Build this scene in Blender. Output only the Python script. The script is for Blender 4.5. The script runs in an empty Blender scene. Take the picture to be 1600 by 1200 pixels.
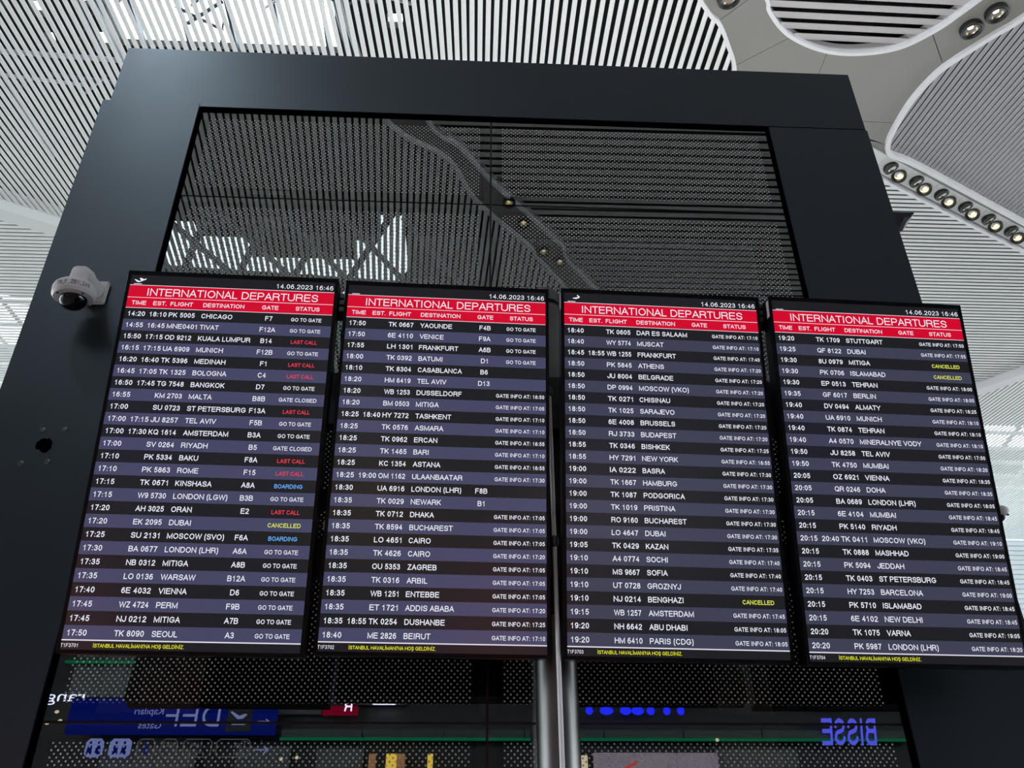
import bpy, bmesh, math, random
from mathutils import Vector, Matrix
random.seed(4)
C = bpy.context.scene.collection
S = bpy.context.scene
R = math.radians
EYE = 1.6                      # eye height above the floor; coordinates below are relative to the eye

# ------------------------------------------------------------------ camera, world, light, exposure
cam_d = bpy.data.cameras.new('camera')
cam = bpy.data.objects.new('camera', cam_d); C.objects.link(cam)
yaw, pitch, roll = 0.05574563, 0.56957098, -0.00932449
cy, sy, cp, sp = math.cos(yaw), math.sin(yaw), math.cos(pitch), math.sin(pitch)
F = Vector((sy*cp, cy*cp, sp)); Rt = Vector((cy, -sy, 0)); U = Rt.cross(F)
cr, sr = math.cos(roll), math.sin(roll)
X = cr*Rt + sr*U; Y = -sr*Rt + cr*U
m = Matrix.Identity(4)
for i in range(3):
    m[i][0] = X[i]; m[i][1] = Y[i]; m[i][2] = -F[i]
m[2][3] = EYE
cam.matrix_world = m
cam_d.sensor_width = 36; cam_d.lens = 1400/1600*36; cam_d.clip_end = 900; cam_d.clip_start = 0.05
S.camera = cam

W = bpy.data.worlds.new('sky'); S.world = W; W.use_nodes = True
bg = W.node_tree.nodes['Background']
bg.inputs[0].default_value = (0.86, 0.94, 1.0, 1); bg.inputs[1].default_value = 7.0
S.view_settings.view_transform = 'Standard'; S.view_settings.look = 'None'
S.view_settings.exposure = 0.0; S.view_settings.gamma = 1.0; S.view_settings.use_curve_mapping = False

def lamp(name, loc, power, radius, color, target=None, cone=None):
    d = bpy.data.lights.new(name, 'SPOT' if cone else 'POINT'); d.energy = power; d.shadow_soft_size = radius; d.color = color
    o = bpy.data.objects.new(name, d); C.objects.link(o); o.location = (loc[0], loc[1], loc[2]+EYE)
    if cone:
        d.spot_size = R(cone); d.spot_blend = .7
        v = Vector(target)-Vector(loc); o.rotation_euler = v.to_track_quat('-Z', 'Y').to_euler()
    return o
# the ceiling spotlight over the visitor's left shoulder that throws the dome camera's shadow
lamp('spot_lamp', (-4.9, -2.6, 11.7), 620, .5, (.78, .90, 1), (-1.2, 3.2, 2.2), 50)

def area(name, loc, size, power, color, up=True):
    d = bpy.data.lights.new(name, 'AREA'); d.shape = 'RECTANGLE'; d.size, d.size_y = size; d.energy = power; d.color = color
    o = bpy.data.objects.new(name, d); C.objects.link(o); o.location = (loc[0], loc[1], loc[2]+EYE); o.rotation_euler = (math.pi if up else 0, 0, 0); return o
# added fill light, unseen above the frame's roof, to brighten the ceiling
area('ceiling_fill', (2.2, 5.4, 3.98), (5.0, 3.0), 420, (1, .98, .96))

# ------------------------------------------------------------------ materials
def mat(name, col, rough=.5, metal=0, spec=.5, emit=None, es=0, noise=0, nscale=5, bump=0):
    M_ = bpy.data.materials.new(name); M_.use_nodes = True
    nt = M_.node_tree; b = nt.nodes['Principled BSDF']
    b.inputs['Base Color'].default_value = (*col, 1); b.inputs['Roughness'].default_value = rough
    b.inputs['Metallic'].default_value = metal; b.inputs['Specular IOR Level'].default_value = spec
    if emit:
        b.inputs['Emission Color'].default_value = (*emit, 1); b.inputs['Emission Strength'].default_value = es
    if noise or bump:
        tc = nt.nodes.new('ShaderNodeTexCoord'); n = nt.nodes.new('ShaderNodeTexNoise'); n.inputs['Scale'].default_value = nscale
        n.inputs['Detail'].default_value = 5
        nt.links.new(tc.outputs['Object'], n.inputs['Vector'])
        if noise:
            mr = nt.nodes.new('ShaderNodeMapRange'); mr.inputs[1].default_value = .3; mr.inputs[2].default_value = .7
            mr.inputs[3].default_value = 1-noise; mr.inputs[4].default_value = 1+noise
            mx = nt.nodes.new('ShaderNodeVectorMath'); mx.operation = 'SCALE'; mx.inputs[0].default_value = col
            nt.links.new(n.outputs[0], mr.inputs[0]); nt.links.new(mr.outputs[0], mx.inputs['Scale']); nt.links.new(mx.outputs[0], b.inputs['Base Color'])
            mr2 = nt.nodes.new('ShaderNodeMapRange'); mr2.inputs[1].default_value = .3; mr2.inputs[2].default_value = .7
            mr2.inputs[3].default_value = rough*(1-noise*.4); mr2.inputs[4].default_value = min(1, rough*(1+noise*.4))
            nt.links.new(n.outputs[0], mr2.inputs[0]); nt.links.new(mr2.outputs[0], b.inputs['Roughness'])
        if bump:
            bp = nt.nodes.new('ShaderNodeBump'); bp.inputs['Strength'].default_value = bump; bp.inputs['Distance'].default_value = .002
            nt.links.new(n.outputs[0], bp.inputs['Height']); nt.links.new(bp.outputs[0], b.inputs['Normal'])
    return M_
def srgb(r, g, b):
    f = lambda c: (c/255/12.92) if c/255 <= .04045 else ((c/255+.055)/1.055)**2.4
    return (f(r), f(g), f(b))
def glow(name, rgb, s=1.0):
    M_ = bpy.data.materials.new(name); M_.use_nodes = True; nt = M_.node_tree; nt.nodes.clear()
    o = nt.nodes.new('ShaderNodeOutputMaterial'); e = nt.nodes.new('ShaderNodeEmission')
    e.inputs[0].default_value = (*srgb(*rgb), 1); e.inputs[1].default_value = s; nt.links.new(e.outputs[0], o.inputs[0])
    return M_
def display(name, rgb, s=1.0):
    return mat(name, (.004, .004, .005), .22, spec=.4, emit=srgb(*rgb), es=s)

m_slat = mat('white_slat', (.80, .83, .82), .45, noise=.04, nscale=.7)
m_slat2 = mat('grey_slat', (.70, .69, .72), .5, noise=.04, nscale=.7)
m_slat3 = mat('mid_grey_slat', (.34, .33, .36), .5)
m_slat4 = mat('warm_grey_slat', (.52, .50, .51), .5)
m_plate = mat('ceiling_plate', (.27, .265, .25), .45, noise=.05, nscale=.5)
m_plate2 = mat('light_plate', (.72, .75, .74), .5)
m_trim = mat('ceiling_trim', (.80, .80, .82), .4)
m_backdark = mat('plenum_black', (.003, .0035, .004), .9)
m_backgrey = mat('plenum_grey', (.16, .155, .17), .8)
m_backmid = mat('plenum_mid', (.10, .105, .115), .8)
m_truss = mat('truss_white', (.45, .48, .50), .5)
m_trussd = mat('truss_blue', (.03, .045, .07), .5)
m_frame = mat('anthracite_panel', (.009, .013, .018), .36, spec=.68, noise=.22, nscale=1.3, bump=.02)
m_frame.node_tree.nodes['Principled BSDF'].inputs['Specular Tint'].default_value = (.72, .88, 1, 1)
m_black = mat('black_metal', (.006, .006, .007), .45)
m_blacks = mat('black_plastic', (.003, .003, .004), .35, spec=.15)
m_seam = mat('seam_black', (.0005, .0005, .0005), .9, spec=0)
m_back = mat('interior_dark', (.012, .012, .013), .9)
m_inner = mat('interior_grey', (.62, .68, .66), .8)
m_steel = mat('brushed_steel', (.17, .165, .16), .38, metal=1, noise=.2, nscale=3)
m_camw = mat('camera_white', (.55, .53, .55), .4)
m_dome = mat('dome_black', (.004, .004, .005), .10, spec=.35)
m_ink = mat('pen_ink', (.06, .05, .06), .6)
m_screw = mat('screw_grey', (.12, .12, .13), .35, metal=.7)
m_floor = mat('floor_stone', (.42, .40, .37), .3, noise=.08, nscale=.8)
m_ground = mat('apron_concrete', (.30, .30, .30), .9)
m_shop = mat('shop_black', (.010, .011, .012), .5)
m_shopg = mat('shop_grey', (.13, .14, .14), .6)
m_ring = mat('lamp_ring_black', (.01, .01, .01), .35)
m_bowl = mat('lamp_reflector', (.75, .70, .55), .25, metal=1)
m_bulb = glow('lamp_bulb', (255, 236, 190), 3.2)
m_wallp = mat('pale_wall', (.62, .68, .70), .6)

# screens
m_dark = display('row_dark', (27, 27, 31)); m_lite = display('row_light', (68, 69, 98)); m_lite2 = display('row_light_b', (61, 62, 82))
m_red = display('band_red', (208, 0, 42)); m_white = glow('text_white', (236, 238, 250)); m_line = glow('line_white', (225, 222, 235))
m_tred = glow('text_red', (236, 64, 84)); m_tyel = glow('text_yellow', (232, 240, 92)); m_tblu = glow('text_blue', (110, 178, 250))
m_fyel = glow('footer_yellow', (240, 240, 40))

def glass_mat(name, dots):
    M_ = bpy.data.materials.new(name); M_.use_nodes = True; nt = M_.node_tree; nt.nodes.clear(); N = nt.nodes.new; L = nt.links.new
    out = N('ShaderNodeOutputMaterial'); tr = N('ShaderNodeBsdfTransparent'); tr.inputs[0].default_value = (.5, .54, .53, 1)
    gl = N('ShaderNodeBsdfGlossy'); gl.inputs['Roughness'].default_value = 0.0; gl.inputs[0].default_value = (.95, 1, .98, 1)
    lw = N('ShaderNodeFresnel'); lw.inputs[0].default_value = 1.75
    ad = N('ShaderNodeMath'); ad.operation = 'MULTIPLY_ADD'; ad.inputs[1].default_value = 1.0; ad.inputs[2].default_value = .07
    L(lw.outputs[0], ad.inputs[0])
    mx = N('ShaderNodeMixShader'); L(ad.outputs[0], mx.inputs[0]); L(tr.outputs[0], mx.inputs[1]); L(gl.outputs[0], mx.inputs[2])
    if not dots:
        L(mx.outputs[0], out.inputs[0]); return M_
    tc = N('ShaderNodeTexCoord'); masks = []
    for off in (0, .5):
        mp = N('ShaderNodeMapping'); mp.inputs['Scale'].default_value = (1/.0205, 1/.0215, 1); mp.inputs['Location'].default_value = (off, off, 0)
        fr = N('ShaderNodeVectorMath'); fr.operation = 'FRACTION'; sb = N('ShaderNodeVectorMath'); sb.operation = 'SUBTRACT'; sb.inputs[1].default_value = (.5, .5, 0)
        ln = N('ShaderNodeVectorMath'); ln.operation = 'LENGTH'; lt = N('ShaderNodeMath'); lt.operation = 'LESS_THAN'; lt.inputs[1].default_value = .142
        L(tc.outputs['UV'], mp.inputs[0]); L(mp.outputs[0], fr.inputs[0]); L(fr.outputs[0], sb.inputs[0]); L(sb.outputs[0], ln.inputs[0]); L(ln.outputs['Value'], lt.inputs[0])
        masks.append(lt)
    mm = N('ShaderNodeMath'); mm.operation = 'MAXIMUM'; L(masks[0].outputs[0], mm.inputs[0]); L(masks[1].outputs[0], mm.inputs[1])
    df = N('ShaderNodeBsdfDiffuse'); df.inputs[0].default_value = (.52, .55, .54, 1)
    m2 = N('ShaderNodeMixShader'); L(mm.outputs[0], m2.inputs[0]); L(mx.outputs[0], m2.inputs[1]); L(df.outputs[0], m2.inputs[2]); L(m2.outputs[0], out.inputs[0])
    return M_
m_glass = glass_mat('dark_glass', False); m_gdots = glass_mat('dotted_glass', True)

# ------------------------------------------------------------------ helpers
ORG = {}
def tag(o, label=None, cat=None, group=None, kind=None):
    if label: o['label'] = label
    if cat: o['category'] = cat
    if group: o['group'] = group
    if kind: o['kind'] = kind
    return o
def empty(name, loc, label=None, cat=None, group=None, kind=None):
    o = bpy.data.objects.new(name, None); C.objects.link(o); o.location = (loc[0], loc[1], loc[2]+EYE); o.empty_display_size = .1
    ORG[o.name] = Vector(loc)
    return tag(o, label, cat, group, kind)
def mesh(name, vs, fs, mats, parent=None, mi=None, smooth=False, uv=None):
    if not isinstance(mats, (list, tuple)): mats = [mats]
    if parent: org = ORG[parent.name]
    else:
        org = Vector((sum(v[0] for v in vs)/len(vs), sum(v[1] for v in vs)/len(vs), min(v[2] for v in vs)))
    me = bpy.data.meshes.new(name)
    me.from_pydata([(v[0]-org[0], v[1]-org[1], v[2]-org[2]) for v in vs], [], fs)
    for k in mats: me.materials.append(k)
    if mi: me.polygons.foreach_set('material_index', mi)
    if uv:
        l = me.uv_layers.new(name='UVMap')
        for p in me.polygons:
            for li in p.loop_indices: l.data[li].uv = uv[me.loops[li].vertex_index]
    if smooth: me.polygons.foreach_set('use_smooth', [True]*len(me.polygons))
    me.update()
    o = bpy.data.objects.new(name, me); C.objects.link(o)
    if parent: o.parent = parent
    else: o.location = (org[0], org[1], org[2]+EYE)
    ORG[o.name] = org
    return o
class MB:
    def __init__(s): s.v = []; s.f = []; s.mi = []; s.uv = []
    def quadbox(s, o, ax, ay, az, mi=0):        # box from corner o with edge vectors
        o, ax, ay, az = map(Vector, (o, ax, ay, az)); n = len(s.v)
        for k in range(8):
            s.v.append(o + ax*(k & 1) + ay*((k >> 1) & 1) + az*(k >> 2))
        for q in ((0, 2, 3, 1), (4, 5, 7, 6), (0, 1, 5, 4), (2, 6, 7, 3), (0, 4, 6, 2), (1, 3, 7, 5)):
            s.f.append([n+i for i in q]); s.mi.append(mi)
    def box(s, x0, x1, y0, y1, z0, z1, mi=0): s.quadbox((x0, y0, z0), (x1-x0, 0, 0), (0, y1-y0, 0), (0, 0, z1-z0), mi)
    def prism(s, poly, z0, z1, mi=0):
        n = len(s.v); k = len(poly)
        if sum(poly[i][0]*poly[(i+1) % k][1]-poly[(i+1) % k][0]*poly[i][1] for i in range(k)) < 0: poly = poly[::-1]
        s.v += [Vector((p[0], p[1], z0)) for p in poly]+[Vector((p[0], p[1], z1)) for p in poly]
        s.f.append([n+i for i in range(k)][::-1]); s.f.append([n+k+i for i in range(k)]); s.mi += [mi, mi]
        for i in range(k):
            j = (i+1) % k; s.f.append([n+i, n+j, n+k+j, n+k+i]); s.mi.append(mi)
    def tube(s, a, b, r0, r1=None, seg=12, mi=0, caps=True):
        a, b = Vector(a), Vector(b); r1 = r0 if r1 is None else r1; d = (b-a).normalized()
        u = d.cross(Vector((0, 0, 1)) if abs(d.z) < .9 else Vector((1, 0, 0))).normalized(); w = d.cross(u); n = len(s.v)
        for c, r in ((a, r0), (b, r1)):
            for k in range(seg):
                t = 2*math.pi*k/seg; s.v.append(c+u*(r*math.cos(t))+w*(r*math.sin(t)))
        for k in range(seg):
            j = (k+1) % seg; s.f.append([n+k, n+j, n+seg+j, n+seg+k]); s.mi.append(mi)
        if caps:
            s.f.append([n+k for k in range(seg)][::-1]); s.f.append([n+seg+k for k in range(seg)]); s.mi += [mi, mi]
    def path(s, pts, rs, seg=14, mi=0):
        pts = [Vector(p) for p in pts]; n = len(s.v); prev = None
        for i, p in enumerate(pts):
            d = (pts[min(i+1, len(pts)-1)]-pts[max(i-1, 0)]).normalized()
            u = (prev - d*prev.dot(d)).normalized() if prev else d.cross(Vector((1, .01, 0))).normalized()
            prev = u; w = d.cross(u)
            for k in range(seg):
                t = 2*math.pi*k/seg; s.v.append(p+u*(rs[i]*math.cos(t))+w*(rs[i]*math.sin(t)))
        for i in range(len(pts)-1):
            for k in range(seg):
                j = (k+1) % seg; s.f.append([n+i*seg+k, n+i*seg+j, n+(i+1)*seg+j, n+(i+1)*seg+k]); s.mi.append(mi)
        s.f.append([n+k for k in range(seg)][::-1]); s.f.append([n+(len(pts)-1)*seg+k for k in range(seg)]); s.mi += [mi, mi]
    def lathe(s, prof, c, axis=(0, 0, 1), seg=28, mi=0):   # prof: (r, h) along axis
        c = Vector(c); d = Vector(axis).normalized(); u = d.cross(Vector((0, 1, 0)) if abs(d.y) < .9 else Vector((1, 0, 0))).normalized(); w = d.cross(u); n = len(s.v)
        for r, h in prof:
            for k in range(seg):
                t = 2*math.pi*k/seg; s.v.append(c+d*h+u*(r*math.cos(t))+w*(r*math.sin(t)))
        for i in range(len(prof)-1):
            for k in range(seg):
                j = (k+1) % seg; s.f.append([n+i*seg+k, n+i*seg+j, n+(i+1)*seg+j, n+(i+1)*seg+k]); s.mi.append(mi)
    def build(s, name, mats, parent=None, smooth=False): return mesh(name, s.v, s.f, mats, parent, s.mi, smooth)
def smooth_angle(o, a=35):
    me = o.data; me.polygons.foreach_set('use_smooth', [True]*len(me.polygons))
    try: me.set_sharp_from_angle(angle=R(a))
    except Exception: pass
    return o

# text -> mesh, cached per string and weight
_tc = {}
# a plain grotesque drawn as strokes: skeletons in a unit box, thickened to a chosen weight
def _arc(cx, cy, rx, ry, a0, a1, n=8): return [(cx+rx*math.cos(R(a0+(a1-a0)*k/n)), cy+ry*math.sin(R(a0+(a1-a0)*k/n))) for k in range(n+1)]
_S = [(.97, .76)]+_arc(.5, .76, .47, .24, 10, 180, 9)+_arc(.45, .76, .42, .24, 185, 262, 4)+[(.62, .49)]+_arc(.56, .25, .44, .25, 75, 0, 4)+_arc(.5, .25, .5, .25, 0, -170, 9)
_O = _arc(.5, .5, .5, .5, 0, 360, 24)
_C = _arc(.5, .5, .5, .5, 38, 322, 20)
GL = {   # char: (advance, [closed?, polyline]...)
 'A': (.93, [[(0, 0), (.5, 1), (1, 0)], [(.17, .33), (.83, .33)]]),
 'B': (.93, [[(0, 0), (0, 1), (.6, 1)]+_arc(.62, .77, .30, .23, 90, -90)+[(0, .54)], [(.6, .54)]+_arc(.66, .27, .34, .27, 90, -90)+[(0, 0)]]),
 'C': (1.01, [_C]), 'D': (1.01, [[(0, 0), (0, 1), (.45, 1)]+_arc(.45, .5, .55, .5, 90, -90, 14)+[(0, 0)]]),
 'E': (.93, [[(1, 1), (0, 1), (0, 0), (1, 0)], [(0, .53), (.92, .53)]]), 'F': (.85, [[(1, 1), (0, 1), (0, 0)], [(0, .52), (.86, .52)]]),
 'G': (1.09, [_arc(.5, .5, .5, .5, 38, 335, 20)+[(.98, .30), (.98, .46), (.56, .46)]]),
 'H': (1.01, [[(0, 0), (0, 1)], [(1, 0), (1, 1)], [(0, .53), (1, .53)]]), 'I': (.39, [[(.5, 0), (.5, 1)]]),
 'J': (.70, [[(1, 1), (1, .3)]+_arc(.5, .28, .5, .28, 0, -180, 10)]), 'K': (.93, [[(0, 0), (0, 1)], [(.95, 1), (.03, .36)], [(.33, .57), (1, 0)]]),
 'L': (.78, [[(0, 1), (0, 0), (1, 0)]]), 'M': (1.16, [[(0, 0), (0, 1), (.5, .06), (1, 1), (1, 0)]]), 'N': (1.01, [[(0, 0), (0, 1), (1, 0), (1, 1)]]),
 'O': (1.09, [_O]), 'P': (.93, [[(0, 0), (0, 1), (.62, 1)]+_arc(.66, .73, .34, .27, 90, -90)+[(0, .46)]]), 'Q': (1.09, [_O, [(.62, .24), (.98, -.02)]]),
 'R': (1.01, [[(0, 0), (0, 1), (.62, 1)]+_arc(.64, .75, .32, .25, 90, -90)+[(0, .50)], [(.6, .50), (.84, .42), (.93, .22), (.98, 0)]]),
 'S': (.93, [_S]), 'T': (.85, [[(0, 1), (1, 1)], [(.5, 1), (.5, 0)]]), 'U': (1.01, [[(0, 1), (0, .34)]+_arc(.5, .34, .5, .34, 180, 360, 12)+[(1, 1)]]),
 'V': (.93, [[(0, 1), (.5, 0), (1, 1)]]), 'W': (1.32, [[(0, 1), (.25, 0), (.5, 1), (.75, 0), (1, 1)]]), 'X': (.93, [[(0, 0), (1, 1)], [(0, 1), (1, 0)]]),
 'Y': (.93, [[(0, 1), (.5, .42), (1, 1)], [(.5, .42), (.5, 0)]]), 'Z': (.85, [[(.03, 1), (1, 1), (0, 0), (1, 0)]]),
 '0': (.777, [_O]), '1': (.777, [[(.15, .74), (.45, .82), (.58, 1), (.58, 0)]]),
 '2': (.777, [_arc(.5, .72, .48, .28, 165, -30, 10)+[(.55, .36), (.12, .14), (0, 0), (1, 0)]]),
 '3': (.777, [_arc(.48, .76, .43, .24, 160, -75, 10)+[(.45, .53)], [(.45, .53)]+_arc(.5, .27, .5, .27, 72, -165, 12)]),
 '4': (.777, [[(.72, 0), (.72, 1), (0, .30), (1, .30)]]), '5': (.777, [[(.92, 1), (.2, 1), (.07, .48)]+_arc(.5, .33, .5, .33, 122, -142, 12)]),
 '6': (.777, [_arc(.53, .68, .43, .32, 42, 120, 5)+_arc(.5, .45, .5, .45, 140, 180, 4)+[(0, .32)]+_arc(.5, .31, .5, .31, 180, 510, 16)]),
 '7': (.777, [[(0, 1), (1, 1), (.62, .56), (.38, 0)]]), '8': (.777, [_arc(.5, .77, .42, .23, 0, 360, 16), _arc(.5, .27, .5, .27, 0, 360, 18)]),
 '9': (.777, [_arc(.5, .69, .5, .31, -30, 330, 18)+[(1, .66), (1, .55)]+_arc(.5, .5, .5, .5, 0, -40, 4)+_arc(.47, .32, .43, .32, -50, -138, 5)]),
 ':': (.39, [[(.5, .04), (.5, .05)], [(.5, .62), (.5, .63)]]), '.': (.39, [[(.5, 0), (.5, .01)]]), "'": (.27, [[(.5, .8), (.5, 1)]]),
 '(': (.465, [[(1, 1.03), (.35, .8), (.1, .38), (.35, -.04), (1, -.27)]]), ')': (.465, [[(0, 1.03), (.65, .8), (.9, .38), (.65, -.04), (0, -.27)]]),
 '_': (.77, [[(0, -.15), (1, -.15)]]), ' ': (.39, []),
}
GL['İ'] = (.39, [[(.5, 0), (.5, 1)], [(.5, 1.27), (.5, 1.28)]]); GL['Ş'] = (.93, [_S, [(.5, -.05), (.58, -.18), (.42, -.30)]])
def _ribbon(p, t):
    q = [p[0]]
    for a in p[1:]:
        if math.hypot(a[0]-q[-1][0], a[1]-q[-1][1]) > 1e-4: q.append(a)
    p = q
    n = len(p); closed = n > 6 and math.hypot(p[0][0]-p[-1][0], p[0][1]-p[-1][1]) < 2e-3
    ds = []
    for i in range(n-1):
        dx, dy = p[i+1][0]-p[i][0], p[i+1][1]-p[i][1]; l = math.hypot(dx, dy) or 1e-9; ds.append((dx/l, dy/l))
    vs = []
    for i in range(n):
        if closed and i in (0, n-1): d0, d1 = ds[-1], ds[0]
        else: d0, d1 = ds[max(i-1, 0)], ds[min(i, n-2)]
        mx, my = d0[0]+d1[0], d0[1]+d1[1]; l = math.hypot(mx, my)
        if l < .3: mx, my, l = d1[0], d1[1], 1
        mx, my = mx/l, my/l; c = max(.45, mx*d1[0]+my*d1[1]); h = t/2/c
        x, y = p[i]
        if not closed and i == 0: x -= ds[0][0]*t/2; y -= ds[0][1]*t/2
        if not closed and i == n-1: x += ds[-1][0]*t/2; y += ds[-1][1]*t/2
        vs += [(x-my*h, y+mx*h), (x+my*h, y-mx*h)]
    return vs, [[2*i+1, 2*i+3, 2*i+2, 2*i] for i in range(n-1)]
def text_geo(s, offset=0.0, shear=0.0):
    k = (s, offset, shear)
    if k in _tc: return _tc[k]
    vs, fs = [], []
    if all(c in GL for c in s):
        t = .125+offset*1.7; x = 0
        for c in s:
            adv, strokes = GL[c]; sb = .075 if c not in 'AVWTYXJ' else .02; gw = adv-2*sb-t
            for st in strokes:
                v, f = _ribbon([(x+sb+t/2+q[0]*gw, t/2+q[1]*(1-t)) for q in st], t)
                n = len(vs); vs += v; fs += [[n+i for i in g] for g in f]
            x += adv
        if shear: vs = [(v[0]+v[1]*shear, v[1]) for v in vs]
    else:
        cu = bpy.data.curves.new('t', 'FONT'); cu.body = s; cu.size = 1; cu.resolution_u = 3; cu.shear = shear
        o = bpy.data.objects.new('t', cu); C.objects.link(o)
        dg = bpy.context.evaluated_depsgraph_get(); dg.update()
        me = bpy.data.meshes.new_from_object(o.evaluated_get(dg))
        vs = [(v.co.x/.69, v.co.y/.69) for v in me.vertices]; fs = [list(p.vertices) for p in me.polygons]
        bpy.data.objects.remove(o); bpy.data.curves.remove(cu); bpy.data.meshes.remove(me)
    x0 = min(v[0] for v in vs); x1 = max(v[0] for v in vs)
    _tc[k] = (vs, fs, x0, x1); return _tc[k]
CAP = 1.0
class Lettering:
    def __init__(s, c, ex, ez, lift): s.c = Vector(c); s.ex = Vector(ex); s.ez = Vector(ez); s.n = s.ex.cross(s.ez); s.lift = lift; s.v = []; s.f = []; s.mi = []
    def put(s, txt, u, v, cap, mi=0, width=None, xs=1.0, align='L', offset=0.0, shear=0.0):
        vs, fs, x0, x1 = text_geo(txt, offset, shear)
        sc = cap/CAP; sx = sc*xs if width is None else width/(x1-x0); w = (x1-x0)*sx
        ox = u if align == 'L' else (u-w/2 if align == 'C' else u-w)
        n = len(s.v)
        for x, y in vs: s.v.append(s.c+s.ex*(ox+(x-x0)*sx)+s.ez*(v+y*sc)+s.n*s.lift)
        s.f += [[n+i for i in f] for f in fs]; s.mi += [mi]*len(fs); return w
    def quad(s, u0, u1, v0, v1, mi=0):
        n = len(s.v)
        for a, b in ((u0, v0), (u1, v0), (u1, v1), (u0, v1)): s.v.append(s.c+s.ex*a+s.ez*b+s.n*s.lift)
        s.f.append([n, n+1, n+2, n+3]); s.mi.append(mi)
    def poly(s, pts, mi=0):
        n = len(s.v)
        for a, b in pts: s.v.append(s.c+s.ex*a+s.ez*b+s.n*s.lift)
        s.f.append(list(range(n, n+len(pts)))); s.mi.append(mi)
    def build(s, name, mats, parent): return mesh(name, s.v, s.f, mats, parent, s.mi)

# ------------------------------------------------------------------ the setting: floor, roof, ceiling
b = MB(); b.box(-45, 45, -45, 45, -1.8, -1.6); tag(b.build('floor', m_floor), 'pale stone terminal floor', kind='structure')
b = MB(); b.box(-400, 400, -400, 400, -1.95, -1.85); tag(b.build('floor', m_ground), 'grey ground outside the terminal', kind='structure')
def holed(name, x0, x1, y0, y1, z0, z1, holes, ma, lab):
    xs = sorted({x0, x1, *[h[0] for h in holes], *[h[1] for h in holes]}); ys = sorted({y0, y1, *[h[2] for h in holes], *[h[3] for h in holes]})
    b = MB()
    for i in range(len(xs)-1):
        for j in range(len(ys)-1):
            mx, my = (xs[i]+xs[i+1])/2, (ys[j]+ys[j+1])/2
            if any(h[0] < mx < h[1] and h[2] < my < h[3] for h in holes): continue
            b.box(xs[i], xs[i+1], ys[j], ys[j+1], z0, z1)
    return tag(b.build(name, ma), lab, kind='structure')
SKY = [(-6.7, -2.6, 8.0, 11.1), (-14.5, -10.5, 16.5, 21.5), (14, 21, 21, 26.5), (-7.8, -6.5, -13.2, -9.9), (-6.5, -5.3, -13.2, -10.4), (-5.3, -2.9, -13.2, -11.1), (-2.9, -2.2, -13.2, -10.4), (-2.2, -1.6, -12.6, -9.5)]
_r = random.Random(11)
for i in range(9):
    for j in range(6):
        if _r.random() < .8: q_ = -10.9+i*.46+_r.uniform(0, .15); w_ = 7.6+j*.62+_r.uniform(0, .2); SKY.append((q_, q_+_r.uniform(.1, .28), w_, w_+_r.uniform(.12, .4)))
for i in range(3):
    for j in range(5):
        if _r.random() < .5: SKY.append((-2.45+i*.4, -2.45+i*.4+.28, 8.4+j*.6, 8.4+j*.6+_r.uniform(.2, .45)))
SKY.append((-11.5, -7.9, -13.2, -9.4))
holed('ceiling', -42, 42, -42, 42, 14.5, 14.7, SKY, m_backdark, 'black roof deck above the slats with skylight openings')
b = MB()  # unseen walls added round the void so daylight doesn't leak into the gaps
for a in ((-42, 42, -42, -41.8), (-42, 42, 41.8, 42), (-42, -41.8, -42, 42), (41.8, 42, -42, 42)): b.box(*a, 11.9, 14.6)
tag(b.build('ceiling', m_backdark), 'black fascia added unseen to keep side light out of the roof void', kind='structure')

# roof truss seen between the slats
rng = random.Random(7)
b = MB()
def rod(a, c, r, mi=0): b.tube(a, c, r, seg=6, mi=mi, caps=False)
for i in range(26):     # light bracing crossing under the front skylight
    x, y = rng.uniform(-7, -2.6), rng.uniform(7.4, 11.2); a_ = rng.choice((.5, -.6, 1.2, -1.3, 2.2)); l = rng.uniform(.25, .9)
    rod((x, y, 14.1), (x+l*math.cos(a_), y+l*math.sin(a_), 14.1+rng.uniform(-.2, .2)), rng.uniform(.015, .04), 1)
for x in (-7.0, -2.75): rod((x, 7, 14.0), (x+.6, 12, 14.0), .10, 1); rod((x, 7, 13.6), (x+.9, 12, 13.7), .06, 0)
for i in range(4):
    y = 6.9+i*1.9
    rod((-12, y, 13.9), (-1.8, y+.5, 13.9), .05, i % 2)
for i in range(5):
    x = -10.5+i*1.9
    rod((x, 6.2, 13.0), (x+.5, 12.6, 13.05), .035, 0)
for i in range(8):
    for j in range(3):
        x = -11.2+i*1.25; y = 6.6+j*2.0
        rod((x, y, 13.0), (x+1.3, y+1.0, 13.95), .035, (i+j) % 2)
        rod((x+1.0, y, 13.0), (x, y+1.2, 13.95), .03, (i+j+1) % 2)
for i in range(5):      # cross bars of the front skylight
    x = -6.2+i*.85
    b.box(x, x+.05, 8.0, 11.1, 14.3, 14.45, 1)
b.box(-6.7, -2.6, 9.5, 9.56, 14.3, 14.45, 1)
for i in range(6):      # truss over the rear skylight
    x = -8+i*1.3
    rod((x, -13, 13.6), (x+2.4, -8.4, 13.6), .08, 1); rod((x+2.6, -13, 13.4), (x, -8.4, 13.4), .07, 0)
rod((-9, -10.6, 13.7), (0, -11.2, 13.7), .12, 1)
for i in range(8):      # rods over the far left and far right bays
    rod((-15, 15.6+i*.9, 12.6), (-9, 16.2+i*.9, 12.9), .05, 0)
    rod((-15+i*.8, 15.5, 12.9), (-14.2+i*.8, 22, 12.7), .05, i % 2)
    rod((12, 20+i*.9, 12.7), (22, 20.4+i*.9, 12.8), .06, 0)
    rod((12+i*1.2, 19, 12.9), (13+i*1.2, 27, 12.8), .06, i % 2)
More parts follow.
